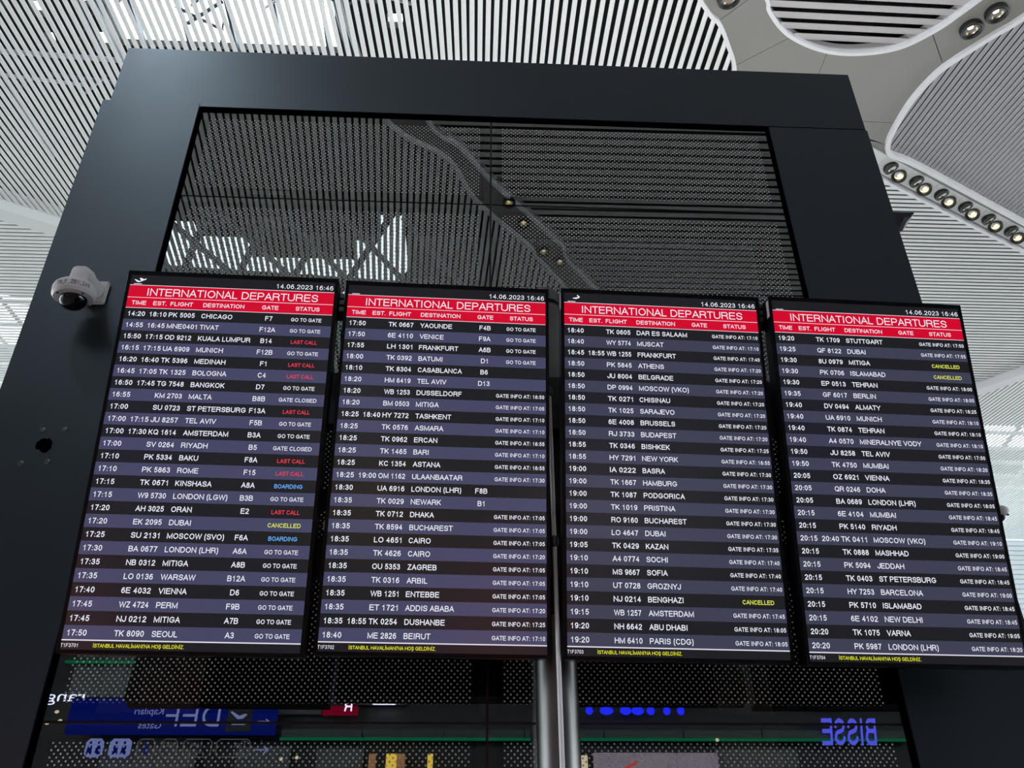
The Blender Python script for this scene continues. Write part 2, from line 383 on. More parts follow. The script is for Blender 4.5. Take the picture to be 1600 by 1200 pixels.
truss = b.build('ceiling', [m_truss, m_trussd]); tag(truss, 'white and dark roof truss rods glimpsed above the slats', kind='structure')

def clip(poly, p, d):
    ts = []
    n = len(poly)
    for i in range(n):
        a, c = poly[i], poly[(i+1) % n]; ex, ey = c[0]-a[0], c[1]-a[1]
        den = d[0]*ey-d[1]*ex
        if abs(den) < 1e-9: continue
        t = ((a[0]-p[0])*ey-(a[1]-p[1])*ex)/den; u = ((a[0]-p[0])*d[1]-(a[1]-p[1])*d[0])/den
        if 0 <= u < 1: ts.append(t)
    ts.sort(); return [(ts[i], ts[i+1]) for i in range(0, len(ts)-1, 2) if ts[i+1]-ts[i] > .05]
def unit_profile(name, pts, m_):
    me = bpy.data.meshes.new(name); k = len(pts)
    vs = [(p[0], -.5, p[1]) for p in pts]+[(p[0], .5, p[1]) for p in pts]
    fs = [list(range(k)), list(range(2*k-1, k-1, -1))]+[[i+k, (i+1) % k+k, (i+1) % k, i] for i in range(k)]
    me.from_pydata(vs, [], fs); me.materials.append(m_)
    bm = bmesh.new(); bm.from_mesh(me); bmesh.ops.recalc_face_normals(bm, faces=bm.faces); bm.to_mesh(me); bm.free(); me.update(); return me
# rounded aluminium tube, open towards the void
round_pts = [(.5*math.cos(t), .13*math.sin(t)) for t in [math.pi*2*k/10+.31 for k in range(10)]]
prof_round = unit_profile('slat', round_pts, m_slat)
prof_round.polygons.foreach_set('use_smooth', [len(p.vertices) == 4 for p in prof_round.polygons])
prof_cross = unit_profile('slat', round_pts, m_slat4)
prof_cross.polygons.foreach_set('use_smooth', [len(p.vertices) == 4 for p in prof_cross.polygons])
prof_box = unit_profile('slat', [(-.5, -.35), (.5, -.35), (.5, .35), (-.5, .35)], m_slat)
def edge_highlight(name, pts, m0, m1, side):
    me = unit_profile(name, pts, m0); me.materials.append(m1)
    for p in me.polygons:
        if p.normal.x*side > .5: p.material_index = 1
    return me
prof_fin = edge_highlight('slat', [(-.5, -.30), (.5, -.22), (.5, .0), (-.5, .0)], m_slat3, m_trim, -1)  # white side face paints a highlight along each slat's edge
prof_flat = unit_profile('slat', [(-.5, -.08), (.5, -.08), (.5, .08), (-.5, .08)], m_slat)
HC = 12.0
def slat_field(label, poly, seeds, prof, width, z=HC, back=None, backz=.3):
    root = empty('ceiling', (0, 0, z), label, kind='structure')
    for (x, y, az) in seeds:
        d = (math.sin(az), math.cos(az))
        for t0, t1 in clip(poly, (x, y), d):
            o = bpy.data.objects.new('slat', prof); C.objects.link(o); o.parent = root
            tm = (t0+t1)/2; o.location = (x+d[0]*tm, y+d[1]*tm, 0); o.rotation_euler = (0, 0, -az); o.scale = (width, t1-t0, width)
    if back:
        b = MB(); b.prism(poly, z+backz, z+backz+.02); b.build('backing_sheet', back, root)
    return root
def lerp(x, tab):
    if x <= tab[0][0]: return tab[0][1]
    for (a, fa), (c, fc) in zip(tab, tab[1:]):
        if x <= c: return fa+(fc-fa)*(x-a)/(c-a)
    return tab[-1][1]
def curve_pts(pts, n=6):      # Catmull-Rom through plan points
    out = []
    P = [pts[0]]+list(pts)+[pts[-1]]
    for i in range(1, len(P)-2):
        p0, p1, p2, p3 = [Vector((q[0], q[1])) for q in P[i-1:i+3]]
        for k in range(n):
            t = k/n; q = .5*((2*p1)+(-p0+p2)*t+(2*p0-5*p1+4*p2-p3)*t*t+(-p0+3*p1-3*p2+p3)*t**3); out.append((q.x, q.y))
    out.append(tuple(pts[-1])[:2]); return out
A_back = [(6, -14.4), (1.78, -8.5), (1.11, -7.48), (.06, -6.28), (-.47, -5.24), (-1.44, -4.5), (-2, -2.9), (-1.9, 0), (-.3, 3.5), (2.0, 6.3), (3.34, 8.0)]
A_front = [(3.34, 8.0), (3.65, 8.3), (3.9, 8.7), (4.12, 9.16), (4.25, 10), (4.3, 14)]
A_edge = curve_pts(A_back+A_front[1:], 5)
k_ = min(range(len(A_edge)), key=lambda i: abs(A_edge[i][1]-3.5)+(0 if A_edge[i][0] < 0 else 9))
A_poly = A_edge[k_:]+[(1, 17.5), (-14, 10.25), (-14, A_edge[k_][1])]
A_poly2 = [(-16, -14.4)]+A_edge[:k_+1]+[(-16, A_edge[k_][1])]
seeds = []; x = -15.5
az_tab = [(-9.5, 9.5), (-7.2, 6.2), (-5.5, 4.8), (-1.0, 4.6), (-.1, .9), (.5, .1), (1.6, -.64), (2.9, -2.5), (3.6, -3.0)]
sp_tab = [(-1.5, .1265), (-.6, .1235), (.6, .125), (1.6, .140), (3, .147)]
while x < 6.2:
    seeds.append((x, 8.2, R(lerp(x, az_tab)))); x += lerp(x, sp_tab)
slat_field('white ceiling tubes over and behind the visitor, mirrored in the glass', A_poly2, [(-17+.120*i, 3.5, R(3.6)) for i in range(175)], prof_round, .080)
slat_field('white rounded ceiling tubes fanning away above the screens, with dark gaps and skylight behind', A_poly, seeds, prof_round, .079)
C_left = [(7, -14.4), (2.34, -8.48), (1.73, -7.45), (.34, -5.82), (-.25, -5.01), (-.79, -4.46), (-1.1, -2.9), (-1, 0), (.7, 3.2), (2.8, 6), (4.17, 7.75)]
C_arc = [(4.17, 7.75), (4.36, 8.08), (4.71, 8.43), (5.14, 8.65), (5.58, 8.76), (6.04, 8.76), (6.56, 8.64), (6.95, 8.36), (7.27, 7.98), (7.9, 7), (9.5, 4), (10.5, 0), (10.5, -14.4)]
C_edge = curve_pts(C_left+C_arc[1:], 5)
slat_field('thick pale slats running crosswise inside the rounded ceiling opening', C_edge, [(12, 8.62-.178*i, R(-90.6)) for i in range(130)], prof_cross, .112)
b = MB(); b.prism([(2, 4), (11, 4), (11, 10.4), (4.2, 10.4)], 12.9, 12.95)
for i in range(6): b.box(4.6+i*.5, 4.72+i*.5, 6.5, 8.9, 12.3, 12.6)
tag(b.build('ceiling', m_back), 'dark services above the crosswise slats', kind='structure')

D_trim = [(9.4, 6.2), (8.33, 7.86), (7.92, 8.34), (7.56, 8.77), (7.36, 9.08), (7.2, 9.62), (7.16, 10.24), (7.2, 10.57), (7.36, 10.80), (8.0, 11.06), (10.7, 12.43), (15.2, 14.7)]
D_edge = curve_pts(D_trim, 5)
D_poly = D_edge+[(20, 14.7), (20, 6.2)]
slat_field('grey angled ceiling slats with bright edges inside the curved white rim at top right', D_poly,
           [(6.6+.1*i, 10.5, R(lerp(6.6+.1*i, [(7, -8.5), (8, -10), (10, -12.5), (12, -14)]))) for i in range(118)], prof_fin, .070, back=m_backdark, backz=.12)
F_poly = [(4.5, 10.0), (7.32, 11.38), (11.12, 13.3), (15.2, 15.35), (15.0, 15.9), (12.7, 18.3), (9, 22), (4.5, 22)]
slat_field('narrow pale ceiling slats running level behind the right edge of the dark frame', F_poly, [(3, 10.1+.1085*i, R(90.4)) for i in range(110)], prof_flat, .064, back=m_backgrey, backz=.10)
G_poly = [(15.25, 16.15), (12.95, 18.55), (9.2, 22.4), (9.2, 27.9), (26, 27.9), (26, 16.15)]
slat_field('fine white slats slanting beyond the beam behind the fourth screen', G_poly, [(11.4+.12*i, 22, R(-12.6)) for i in range(125)], prof_flat, .078, back=None)
B_poly = [(-20, 7.75), (-4, 15.55), (-4, 22), (-20, 22)]
slat_field('bright white level ceiling slats left of the dark frame', B_poly, [(-22, 8+.106*i, R(90.3)) for i in range(133)], prof_flat, .074, back=None)
# mid grey sheets over parts of those bays, letting the skylights show between
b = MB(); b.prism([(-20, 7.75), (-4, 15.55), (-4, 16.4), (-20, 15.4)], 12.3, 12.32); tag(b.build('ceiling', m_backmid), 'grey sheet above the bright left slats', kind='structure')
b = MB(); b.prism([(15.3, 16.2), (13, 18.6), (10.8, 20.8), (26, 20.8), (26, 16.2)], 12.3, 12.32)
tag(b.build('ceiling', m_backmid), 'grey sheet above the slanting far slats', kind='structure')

# smooth ceiling panels, one object each, joints left open over a dark sheet
plates = empty('ceiling', (0, 0, HC), 'smooth grey ceiling panels curving between the slatted bays', kind='structure')
def shrink(poly, g=.006):
    cx = sum(p[0] for p in poly)/len(poly); cyy = sum(p[1] for p in poly)/len(poly)
    out = []
    for x_, y_ in poly:
        l = math.hypot(x_-cx, y_-cyy); out.append((x_+(cx-x_)/l*g, y_+(cyy-y_)/l*g))
    return out
def plate(poly, m_=None, root=None, z=HC-.06):
    b = MB(); b.prism(shrink(poly), z, z+.1); return b.build('panel', m_ or m_plate, root or plates)
for i in range(len(A_back)-2):
    plate([A_back[i], A_back[i+1], C_left[i+1], C_left[i]])
plate([(2.0, 6.3), (3.34, 8.0), (3.65, 8.3), (4.17, 7.75), (2.8, 6)])
plate([(3.65, 8.3), (3.9, 8.7), (4.1, 9.1), (4.85, 8.52), (4.71, 8.43), (4.36, 8.08), (4.17, 7.75)])
plate([(4.1, 9.1), (4.25, 10), (4.3, 13), (5.5, 13), (5.5, 8.76), (5.14, 8.66), (4.85, 8.52)])
plate([(5.5, 8.76), (5.5, 10.1), (7.2, 10.12), (7.15, 9.8), (7.28, 9.2), (7.43, 8.92), (6.98, 8.34), (6.56, 8.65), (6.04, 8.77)])
plate([(5.5, 10.1), (5.5, 13), (6.6, 13), (6.6, 10.45), (7.2, 10.6), (7.2, 10.12)])
plate([(7.43, 8.92), (7.6, 8.72), (7.95, 8.3), (8.36, 7.82), (9.4, 6.2), (8.5, 6.0), (7.9, 7), (7.27, 7.98), (6.98, 8.34)])
plate([(9.4, 6.2), (12, 2.5), (13, -14.4), (10.5, -14.4), (10.5, 0), (8.5, 6.0)])
plate([(6.6, 10.40), (7.2, 10.6), (7.42, 11.0), (7.0, 11.2), (6.4, 10.95)])
b = MB(); b.prism([(-2, -14), (4.3, 14), (7.2, 11), (13, -14)], 13.2, 13.25)
def ribbon(pts, w, z0, z1, name, m_, root, side=0):
    b = MB(); n = len(pts); L_ = []; R_ = []
    for i, p in enumerate(pts):
        a, c = pts[max(i-1, 0)], pts[min(i+1, n-1)]; dx, dy = c[0]-a[0], c[1]-a[1]; l = math.hypot(dx, dy) or 1
        nx, ny = -dy/l, dx/l
        L_.append((p[0]+nx*w*(.5+side), p[1]+ny*w*(.5+side))); R_.append((p[0]-nx*w*(.5-side), p[1]-ny*w*(.5-side)))
    for i, (l, r) in enumerate(zip(L_, R_)): b.v += [Vector((*l, z0)), Vector((*r, z0)), Vector((*r, z1)), Vector((*l, z1))]
    for i in range(n-1):
        for k in range(4):
            j = (k+1) % 4; b.f.append([4*i+k, 4*i+j, 4*i+4+j, 4*i+4+k]); b.mi.append(0)
    b.f.append([0, 1, 2, 3]); b.f.append([4*n-4+k for k in (3, 2, 1, 0)]); b.mi += [0, 0]
    o = b.build(name, m_, root); bm = bmesh.new(); bm.from_mesh(o.data); bmesh.ops.recalc_face_normals(bm, faces=bm.faces); bm.to_mesh(o.data); bm.free(); return o
tag(ribbon(A_edge, .06, HC-.14, HC+.1, 'trim_1', m_trim, None), 'white rim along the fan of ceiling tubes', kind='structure')
tag(ribbon(C_edge, .055, HC-.10, HC+.12, 'trim_2', m_trim, None), 'white rim around the rounded ceiling opening', kind='structure')
tag(ribbon(D_edge, .075, HC-.14, HC+.12, 'trim_3', m_trim, None), 'curved white rim around the angled slats', kind='structure')
# strip with the paired spotlights
strip = empty('ceiling', (7.32, 11.29, HC), 'light grey ceiling strip carrying paired spotlights', kind='structure')
ux, uy = .893, .45
def on_strip(s_, t_): return (7.32+ux*s_+uy*t_, 11.29+uy*s_-ux*t_)      # t towards the angled slats
for k in range(-4, 12):
    s0, s1 = -.2+k*.68, -.2+(k+1)*.68
    plate([on_strip(s0, .05), on_strip(s1, .05), on_strip(s1, .41), on_strip(s0, .41)], m_plate2, strip, HC-.1)
tag(ribbon([on_strip(-3, 0), on_strip(9, 0)], .05, HC-.2, HC-.02, 'trim_4', m_trim, None), 'thin white edge below the spotlight strip', kind='structure')
ribbon([on_strip(-3, -.06), on_strip(9, -.06)], .05, HC-.02, HC+.02, 'edge_channel', m_screw, strip)
# beams between bays
tag(ribbon([(-20, 7.35), (-4, 15.25)], .34, HC-.22, HC+.25, 'trim_5', m_plate2, None), 'smooth white ceiling beam left of the dark frame', kind='structure')
tag(ribbon([(17, 13.9), (9, 22.2)], .30, HC-.2, HC+.25, 'trim_6', m_slat2, None), 'smooth pale ceiling beam right of the fourth screen', kind='structure')
# far wall with fine lines, window beyond it is open daylight
far = empty('wall_far', (20, 28, 9.4), 'pale lined wall band at the far right end of the hall', kind='structure')
b = MB(); b.box(8, 34, 28.02, 28.3, 9.3, 14.4); b.build('wall_sheet', m_wallp, far)
for i in range(16):
    b = MB(); b.box(8, 34, 27.98, 28.02, 9.4+i*.17, 9.4+i*.17+.13); b.build('board', m_wallp, far)

# ------------------------------------------------------------------ ceiling downlights
def downlight(name, loc, r, tilt, label, group=None, proto=[None]):
    t = empty(name, loc, label, 'light', group)
    t.rotation_euler = tilt; t.scale = (r/.17,)*3
    if proto[0] is None:
        o0 = Vector((0, 0, 0)); ORG['__'] = o0
        class _P: name = '__'
        parts = []
        def part(nm, prof, m_):
            b = MB(); b.lathe(prof, (0, 0, 0), (0, 0, 1), 24)
            me = bpy.data.meshes.new(nm); me.from_pydata([tuple(v) for v in b.v], [], b.f); me.materials.append(m_)
            me.polygons.foreach_set('use_smooth', [True]*len(me.polygons)); me.update(); parts.append((nm, me))
        part('ring', [(.135, .10), (.14, -.03), (.165, -.05), (.175, -.03), (.175, .06), (.14, .12)], m_ring)
        part('reflector', [(.04, .10), (.07, .075), (.09, .03), (.102, .0), (.106, -.005)], m_bowl)
        part('inner_cone', [(.106, -.004), (.136, -.02)], m_ring)
        part('bulb', [(.0005, .035), (.04, .035), (.055, .055), (.05, .10), (.001, .11)], m_bulb)
        proto[0] = parts
    for nm, me in proto[0]:
        o = bpy.data.objects.new(nm, me); C.objects.link(o); o.parent = t
    return t
names = ['nearest the frame', 'second from the frame', 'third from the frame', 'fourth from the frame', 'fifth from the frame', 'at the right edge']
for k in range(6):
    for q, (ds, tl) in enumerate(((-.13, (R(8), R(-26), 0)), (.14, (R(-12), R(22), 0)))):
        x_, y_ = on_strip(.17+k*.68+ds, .22+.03*(1-2*q))
        downlight('ceiling_spotlight', (x_, y_, HC-.13), .128, tl, '%s round black-ringed spotlight of the pair %s on the pale strip' % ('left' if q == 0 else 'right', names[k]), 'paired spotlights on the pale ceiling strip')
for (x_, y_, lab) in ((7.55, 8.25, 'large black-ringed spotlight at top right, lower left of two'), (7.80, 7.96, 'large black-ringed spotlight at top right, upper right of two'),
                      (3.70, 7.90, 'round gold-lit spotlight cut by the top edge beside the tube ceiling rim')):
    downlight('ceiling_spotlight', (x_, y_, HC-.10), .165, (R(10), R(-8), 0), lab, 'large spotlights in the smooth ceiling')
for (x_, y_, lab) in ((.66, -6.3, 'highest'), (.97, -6.85, 'second'), (1.42, -7.65, 'third'), (1.78, -7.95, 'lowest')):
    downlight('ceiling_spotlight', (x_, y_, HC-.10), .12, (0, 0, 0), 'small spotlight mirrored in the glass, %s along the slanting strip' % lab, 'spotlights mirrored in the glass')

# ------------------------------------------------------------------ the dark glazed frame
K = 2.98/3.2
YG = 2.98
frame = empty('glazed_frame', (.08*K, YG, -1.6), 'tall anthracite metal frame around dark dotted glass behind the screens', 'glass wall')
ZT, ZI, ZB = 4.165*K, 3.712*K, -1.6
XL, XR, OL, OR = -1.422*K, 1.556*K, -1.92*K, 2.092*K
def bevel_panel(name, x0, x1, z0, z1, y0, y1, m_, parent, bev=.004):
    b = MB(); b.box(x0, x1, y0, y1, z0, z1); o = b.build(name, m_, parent)
    bm = bmesh.new(); bm.from_mesh(o.data); bmesh.ops.bevel(bm, geom=list(bm.edges), offset=bev, segments=2, affect='EDGES'); bm.to_mesh(o.data); bm.free(); return o
bevel_panel('top_panel', -1.884*K, 2.087*K, ZI, ZT, YG, YG+.9, m_frame, frame)
pl_ = bevel_panel('left_panel', OL, XL, ZB, 3.742*K, YG-.003, YG+.9, m_frame, frame)
bevel_panel('right_panel', XR, OR, ZB, ZI-.003, YG-.003, YG+.9, m_frame, frame)
b = MB(); b.box(OL+.05, OR-.05, YG+.9, YG+.95, ZB, 3.6); b.build('rear_board', m_back, frame)
b = MB(); b.box(XL-.01, XR+.01, YG+.025, YG+.9, ZI-.06, ZI-.005); b.build('inner_head', m_back, frame)
ZM, ZL, XM = 3.097*K, .677*K, .083*K
for z in (ZM, ZL): b = MB(); b.box(XL, XR, YG+.02, YG+.10, z-.03, z+.03); b.build('crossbar', m_black, frame)
b = MB(); b.box(XM-.03, XM+.03, YG+.021, YG+.11, ZB, ZI); b.build('mullion', m_black, frame)
b = MB()
b.box(XL-.002, XL+.012, YG+.001, YG+.02, ZB, ZI); b.box(XR-.012, XR+.002, YG+.001, YG+.02, ZB, ZI); b.box(XL, XR, YG+.001, YG+.02, ZI-.014, ZI+.001)
b.build('gasket', m_seam, frame)
zs = [ZB, ZL, ZM, ZI]; xs = [XL, XM, XR]; gap = .004
for i in range(2):
    for j in range(3):
        x0, x1, z0, z1 = xs[i]+gap, xs[i+1]-gap, zs[j]+gap, zs[j+1]-gap
        ix0, ix1 = x0+(.055 if i == 0 else .045), x1-(.045 if i == 0 else .055)
        iz0 = z0+(.055 if j else .1); iz1 = z1-(.055 if j < 2 else .062)
        y = YG+.012
        bow = .0
        P = [(x0, z0), (x1, z0), (x1, z1), (x0, z1), (ix0, iz0), (ix1, iz0), (ix1, iz1), (ix0, iz1)]
        vs = [(p[0], y, p[1]) for p in P]
        fs = [[4, 5, 6, 7], [0, 1, 5, 4], [1, 2, 6, 5], [2, 3, 7, 6], [3, 0, 4, 7]]
        mesh('glass_pane', vs, fs, [m_gdots, m_glass], frame, [0, 1, 1, 1, 1], uv=P)
# things standing inside, behind the glass: a pale column and beam
def inner(name, x0, x1, z0, z1, y0=YG+.34, y1=YG+.46, m_=None):
    b = MB(); b.box(x0, x1, y0, y1, z0, z1); return b.build(name, m_ or m_inner, frame)
inner('inner_beam', -.93, XR-.06, 2.68, 2.98)
inner('inner_column', -1.12, -.93, .3, 3.25)
inner('inner_column', .92, 1.12, .3, 2.68)
inner('inner_board', -1.28, -1.12, .70, 1.05)
# ragged drill hole and four screw holes in the left panel
hole = MB(); rr = random.Random(3); hx, hz = -1.672*K, 1.719*K
n = 18; ring = [(hx+(.030+rr.uniform(-.007, .007))*math.cos(2*math.pi*k/n), hz+(.030+rr.uniform(-.008, .006))*math.sin(2*math.pi*k/n)) for k in range(n)]
hole.v = [Vector((p[0], YG-.0045, p[1])) for p in ring]+[Vector((p[0], YG-.0035, p[1])) for p in ring]; hole.f = [list(range(n))]; hole.mi = [0]
for k in range(n): hole.f.append([k, (k+1) % n, n+(k+1) % n, n+k]); hole.mi.append(0)
hole.build('cable_hole', m_seam, frame)
for dx, dz in ((-.022, .062), (.056, .066), (-.062, -.078), (.03, -.07)):
    b = MB(); b.lathe([(.0005, .0015), (.005, .0015), (.006, 0), (.010, .001), (.011, .003)], (hx+dx, YG-.0062, hz+dz), (0, 1, 0), 12); b.build('screw_hole', m_screw, frame)
# small dark wedge on the right edge
b = MB(); z_ = 3.14*K; q0, q1 = OR, OR+.115
b.v = [Vector(v) for v in ((q0, YG+.02, z_), (q1, YG+.02, z_), (q0, YG+.12, z_), (q1, YG+.12, z_), (q0, YG+.02, z_-.13), (q0, YG+.12, z_-.13))]
b.f = [[0, 1, 3, 2], [0, 4, 1], [2, 3, 5], [1, 4, 5, 3], [0, 2, 5, 4]]; b.mi = [0]*5
t = empty('edge_bracket', (OR, YG+.07, z_-.13), 'small dark wedge bracket sticking out of the right edge of the frame', 'bracket')
b.build('hood', m_black, t)
b = MB(); b.quadbox((q0, YG+.014, z_-.125), (.022, 0, 0), (0, .004, 0), (.055, 0, .09)); b.build('cheek_plate', m_screw, t)

# ------------------------------------------------------------------ dome cameras
def arc(c, r, a0, a1, n, plane): return [tuple(Vector(c)+Vector(plane[0])*r*math.cos(R(a0+(a1-a0)*k/n))+Vector(plane[1])*r*math.sin(R(a0+(a1-a0)*k/n))) for k in range(n+1)]
def dome_camera(x, z, label, written=None, s=1.0):
    t = empty('dome_camera', (x, YG, z), label, 'camera')
    cx, cyy, cz = x-.008*s, YG-.135*s, z-.088*s
    bevel_panel('base_plate', x-.055*s, x+.058*s, z-.055*s, z+.06*s, YG-.024*s, YG-.0045, m_camw, t, .006*s)
    b = MB(); pts = [(x+.005*s, YG-.022*s, z+.004*s), (x+.003*s, YG-.040*s, z+.004*s), (x-.006*s, YG-.070*s, z+.010*s), (cx+.006*s, YG-.102*s, z+.012*s), (cx+.002*s, cyy+.012*s, z+.010*s), (cx, cyy, z+.002*s), (cx, cyy-.001*s, z-.015*s), (cx, cyy, cz+.028*s)]
    b.path(pts, [.044*s, .043*s, .041*s, .038*s, .035*s, .034*s, .033*s, .038*s], 20); smooth_angle(b.build('arm', m_camw, t), 60)
    ax = Vector((-.08, -.1, 1)).normalized()
    b = MB(); b.lathe([(.001, .034), (.03, .034), (.066, .028), (.076, .018), (.080, .008), (.080, -.020), (.072, -.032), (.052, -.036), (.05, -.03)], (cx, cyy, cz), ax, 40)
    b.v = [Vector((cx, cyy, cz))+(v-Vector((cx, cyy, cz)))*s for v in b.v]
    h = smooth_angle(b.build('housing', m_camw, t), 32)
    b = MB(); b.lathe([(.052, -.030)]+[(.052*math.cos(R(a)), -.034-.045*math.sin(R(a))) for a in range(0, 91, 10)], (cx, cyy, cz), ax, 32)
    b.v = [Vector((cx, cyy, cz))+(v-Vector((cx, cyy, cz)))*s for v in b.v]
    smooth_angle(b.build('dome_window', m_dome, t), 80)
    u = ax.cross(Vector((0, 1, 0))).normalized(); w = ax.cross(u)
    for k in range(4):
        a = 2*math.pi*k/4+.9; q = Vector((cx, cyy, cz))+(u*math.cos(a)+w*math.sin(a))*.064*s-ax*.034*s
        b = MB(); b.lathe([(.0005, -.004), (.004, -.004), (.005, 0)], q, ax, 10); b.build('screw', m_ink, t)
    if written:
        vs, fs, x0, x1 = text_geo(written, .012, 0)
        b = MB(); capd = .018; sc = capd/CAP; wd = .125/(x1-x0); rad = .0808*s
        for vx, vy in vs:
            a = ((vx-x0)*wd-.038)/rad
            # point on the housing wall facing the viewer, letters running left to right
            dirn = (Vector((math.sin(a), -math.cos(a), 0))); dirn = (dirn-ax*dirn.dot(ax)).normalized()
            b.v.append(Vector((cx, cyy, cz))+dirn*rad+ax*(-.012+vy*sc)*s)
        b.f = fs; b.mi = [0]*len(fs); mesh('handwriting', b.v, b.f, m_ink, h)
    return t
dome_camera(-1.662*K, 2.47*K, 'white wall-mounted dome camera with black window on the left panel of the frame', 'T8_F_ZB1_249')
t = dome_camera(OR-.014, 1.40, 'grey dome camera peeking out behind the right edge of the fourth screen', None, .5)

# ------------------------------------------------------------------ pole and rails carrying the screens
mount = empty('screen_mount', (.293, 2.85, -1.6), 'round brushed steel pole with black rails carrying the four screens', 'pole')
b = MB(); b.lathe([(.0665, -1.6), (.0665, .925)], (.291, 2.865, 0), (0, 0, 1), 48)
smooth_angle(b.build('pole', m_steel, mount))
b = MB(); b.lathe([(.0665, 1.805), (.0665, 2.185)], (.291, 2.865, 0), (0, 0, 1), 48)
smooth_angle(b.build('pole', m_steel, mount))
b = MB(); b.lathe([(.063, 2.185), (.063, 2.205)], (.291, 2.865, 0), (0, 0, 1), 40); b.build('pole_groove', m_blacks, mount)
b = MB(); b.lathe([(.0665, 2.205), (.0665, 2.255), (.060, 2.262), (.001, 2.262)], (.291, 2.865, 0), (0, 0, 1), 40); smooth_angle(b.build('pole_cap', m_steel, mount))
bevel_panel('pole_sleeve', .20, .385, .93, 1.80, 2.785, 2.945, m_black, mount)
def rail(z0, z1, x0=-1.0, x1=1.62, y0=2.735, y1=2.782): bevel_panel('rail', x0, x1, z0, z1, y0, y1, m_black, mount)
rail(1.57, 1.79); rail(1.26, 1.325); rail(1.02, 1.15)
for x0, x1 in ((-.60, -.38), (.93, 1.20)):
    for k in range(3): bevel_panel('top_bracket', x0, x1, 1.94+k*.03, 1.962+k*.03, 2.57, 2.63, m_black, mount, .002)
b = MB(); b.tube((.283, 2.70, -1.6), (.283, 2.70, 1.72), .0075, seg=12)  # thin pale rod drawn where a bright line runs down the pole
smooth_angle(b.build('pale_rod', m_trim, mount))
for z in (1.70, 1.13):
    b = MB(); b.lathe([(.0076, -.02), (.015, -.012), (.015, .012), (.0076, .02)], (.283, 2.70, z), (0, 0, 1), 14); smooth_angle(b.build('rod_clamp', m_screw, mount))
bevel_panel('grey_clip', -.462, -.432, 1.165, 1.195, 2.70, 2.73, m_inner, mount, .002)

# ------------------------------------------------------------------ the four departure screens
G, L_, CL = 'GO TO GATE', 'LAST CALL', 'GATE CLOSED'
D1 = [('14:20', '18:10', 'PK 5005', 'CHICAGO', 'F7', G), ('14:55', '16:45', 'MNE0401', 'TIVAT', 'F12A', G), ('15:50', '17:15', 'OD 9212', 'KUALA LUMPUR', 'B14', L_),
 ('16:15', '17:15', 'UA 6909', 'MUNICH', 'F12B', G), ('16:20', '16:40', 'TK 5396', 'MEDINAH', 'F1', L_), ('16:45', '17:05', 'TK 1325', 'BOLOGNA', 'C4', L_),
 ('16:50', '17:45', 'TG 7548', 'BANGKOK', 'D7', G), ('16:55', '', 'KM 2703', 'MALTA', 'B8B', CL), ('17:00', '', 'SU 0723', 'ST PETERSBURG', 'F13A', L_),
 ('17:00', '17:15', 'JU 8257', 'TEL AVIV', 'F5B', G), ('17:00', '17:30', 'KQ 1614', 'AMSTERDAM', 'B3A', G), ('17:00', '', 'SV 0264', 'RIYADH', 'B5', CL),
 ('17:10', '', 'PK 5334', 'BAKU', 'F8A', L_), ('17:10', '', 'PK 5863', 'ROME', 'F15', L_), ('17:15', '', 'TK 0671', 'KINSHASA', 'A8A', 'BOARDING'),
 ('17:15', '', 'W9 5730', 'LONDON (LGW)', 'B3B', G), ('17:20', '', 'AH 3025', 'ORAN', 'E2', L_), ('17:20', '', 'EK 2095', 'DUBAI', '', 'CANCELLED'),
 ('17:25', '', 'SU 2131', 'MOSCOW (SVO)', 'F6A', 'BOARDING'), ('17:30', '', 'BA 0677', 'LONDON (LHR)', 'A6A', G), ('17:35', '', 'NB 0312', 'MITIGA', 'A8B', G),
 ('17:35', '', 'LO 0136', 'WARSAW', 'B12A', G), ('17:40', '', '6E 4032', 'VIENNA', 'D6', G), ('17:45', '', 'WZ 4724', 'PERM', 'F9B', G),
 ('17:45', '', 'NJ 0212', 'MITIGA', 'A7B', G), ('17:50', '', 'TK 8090', 'SEOUL', 'A3', G)]
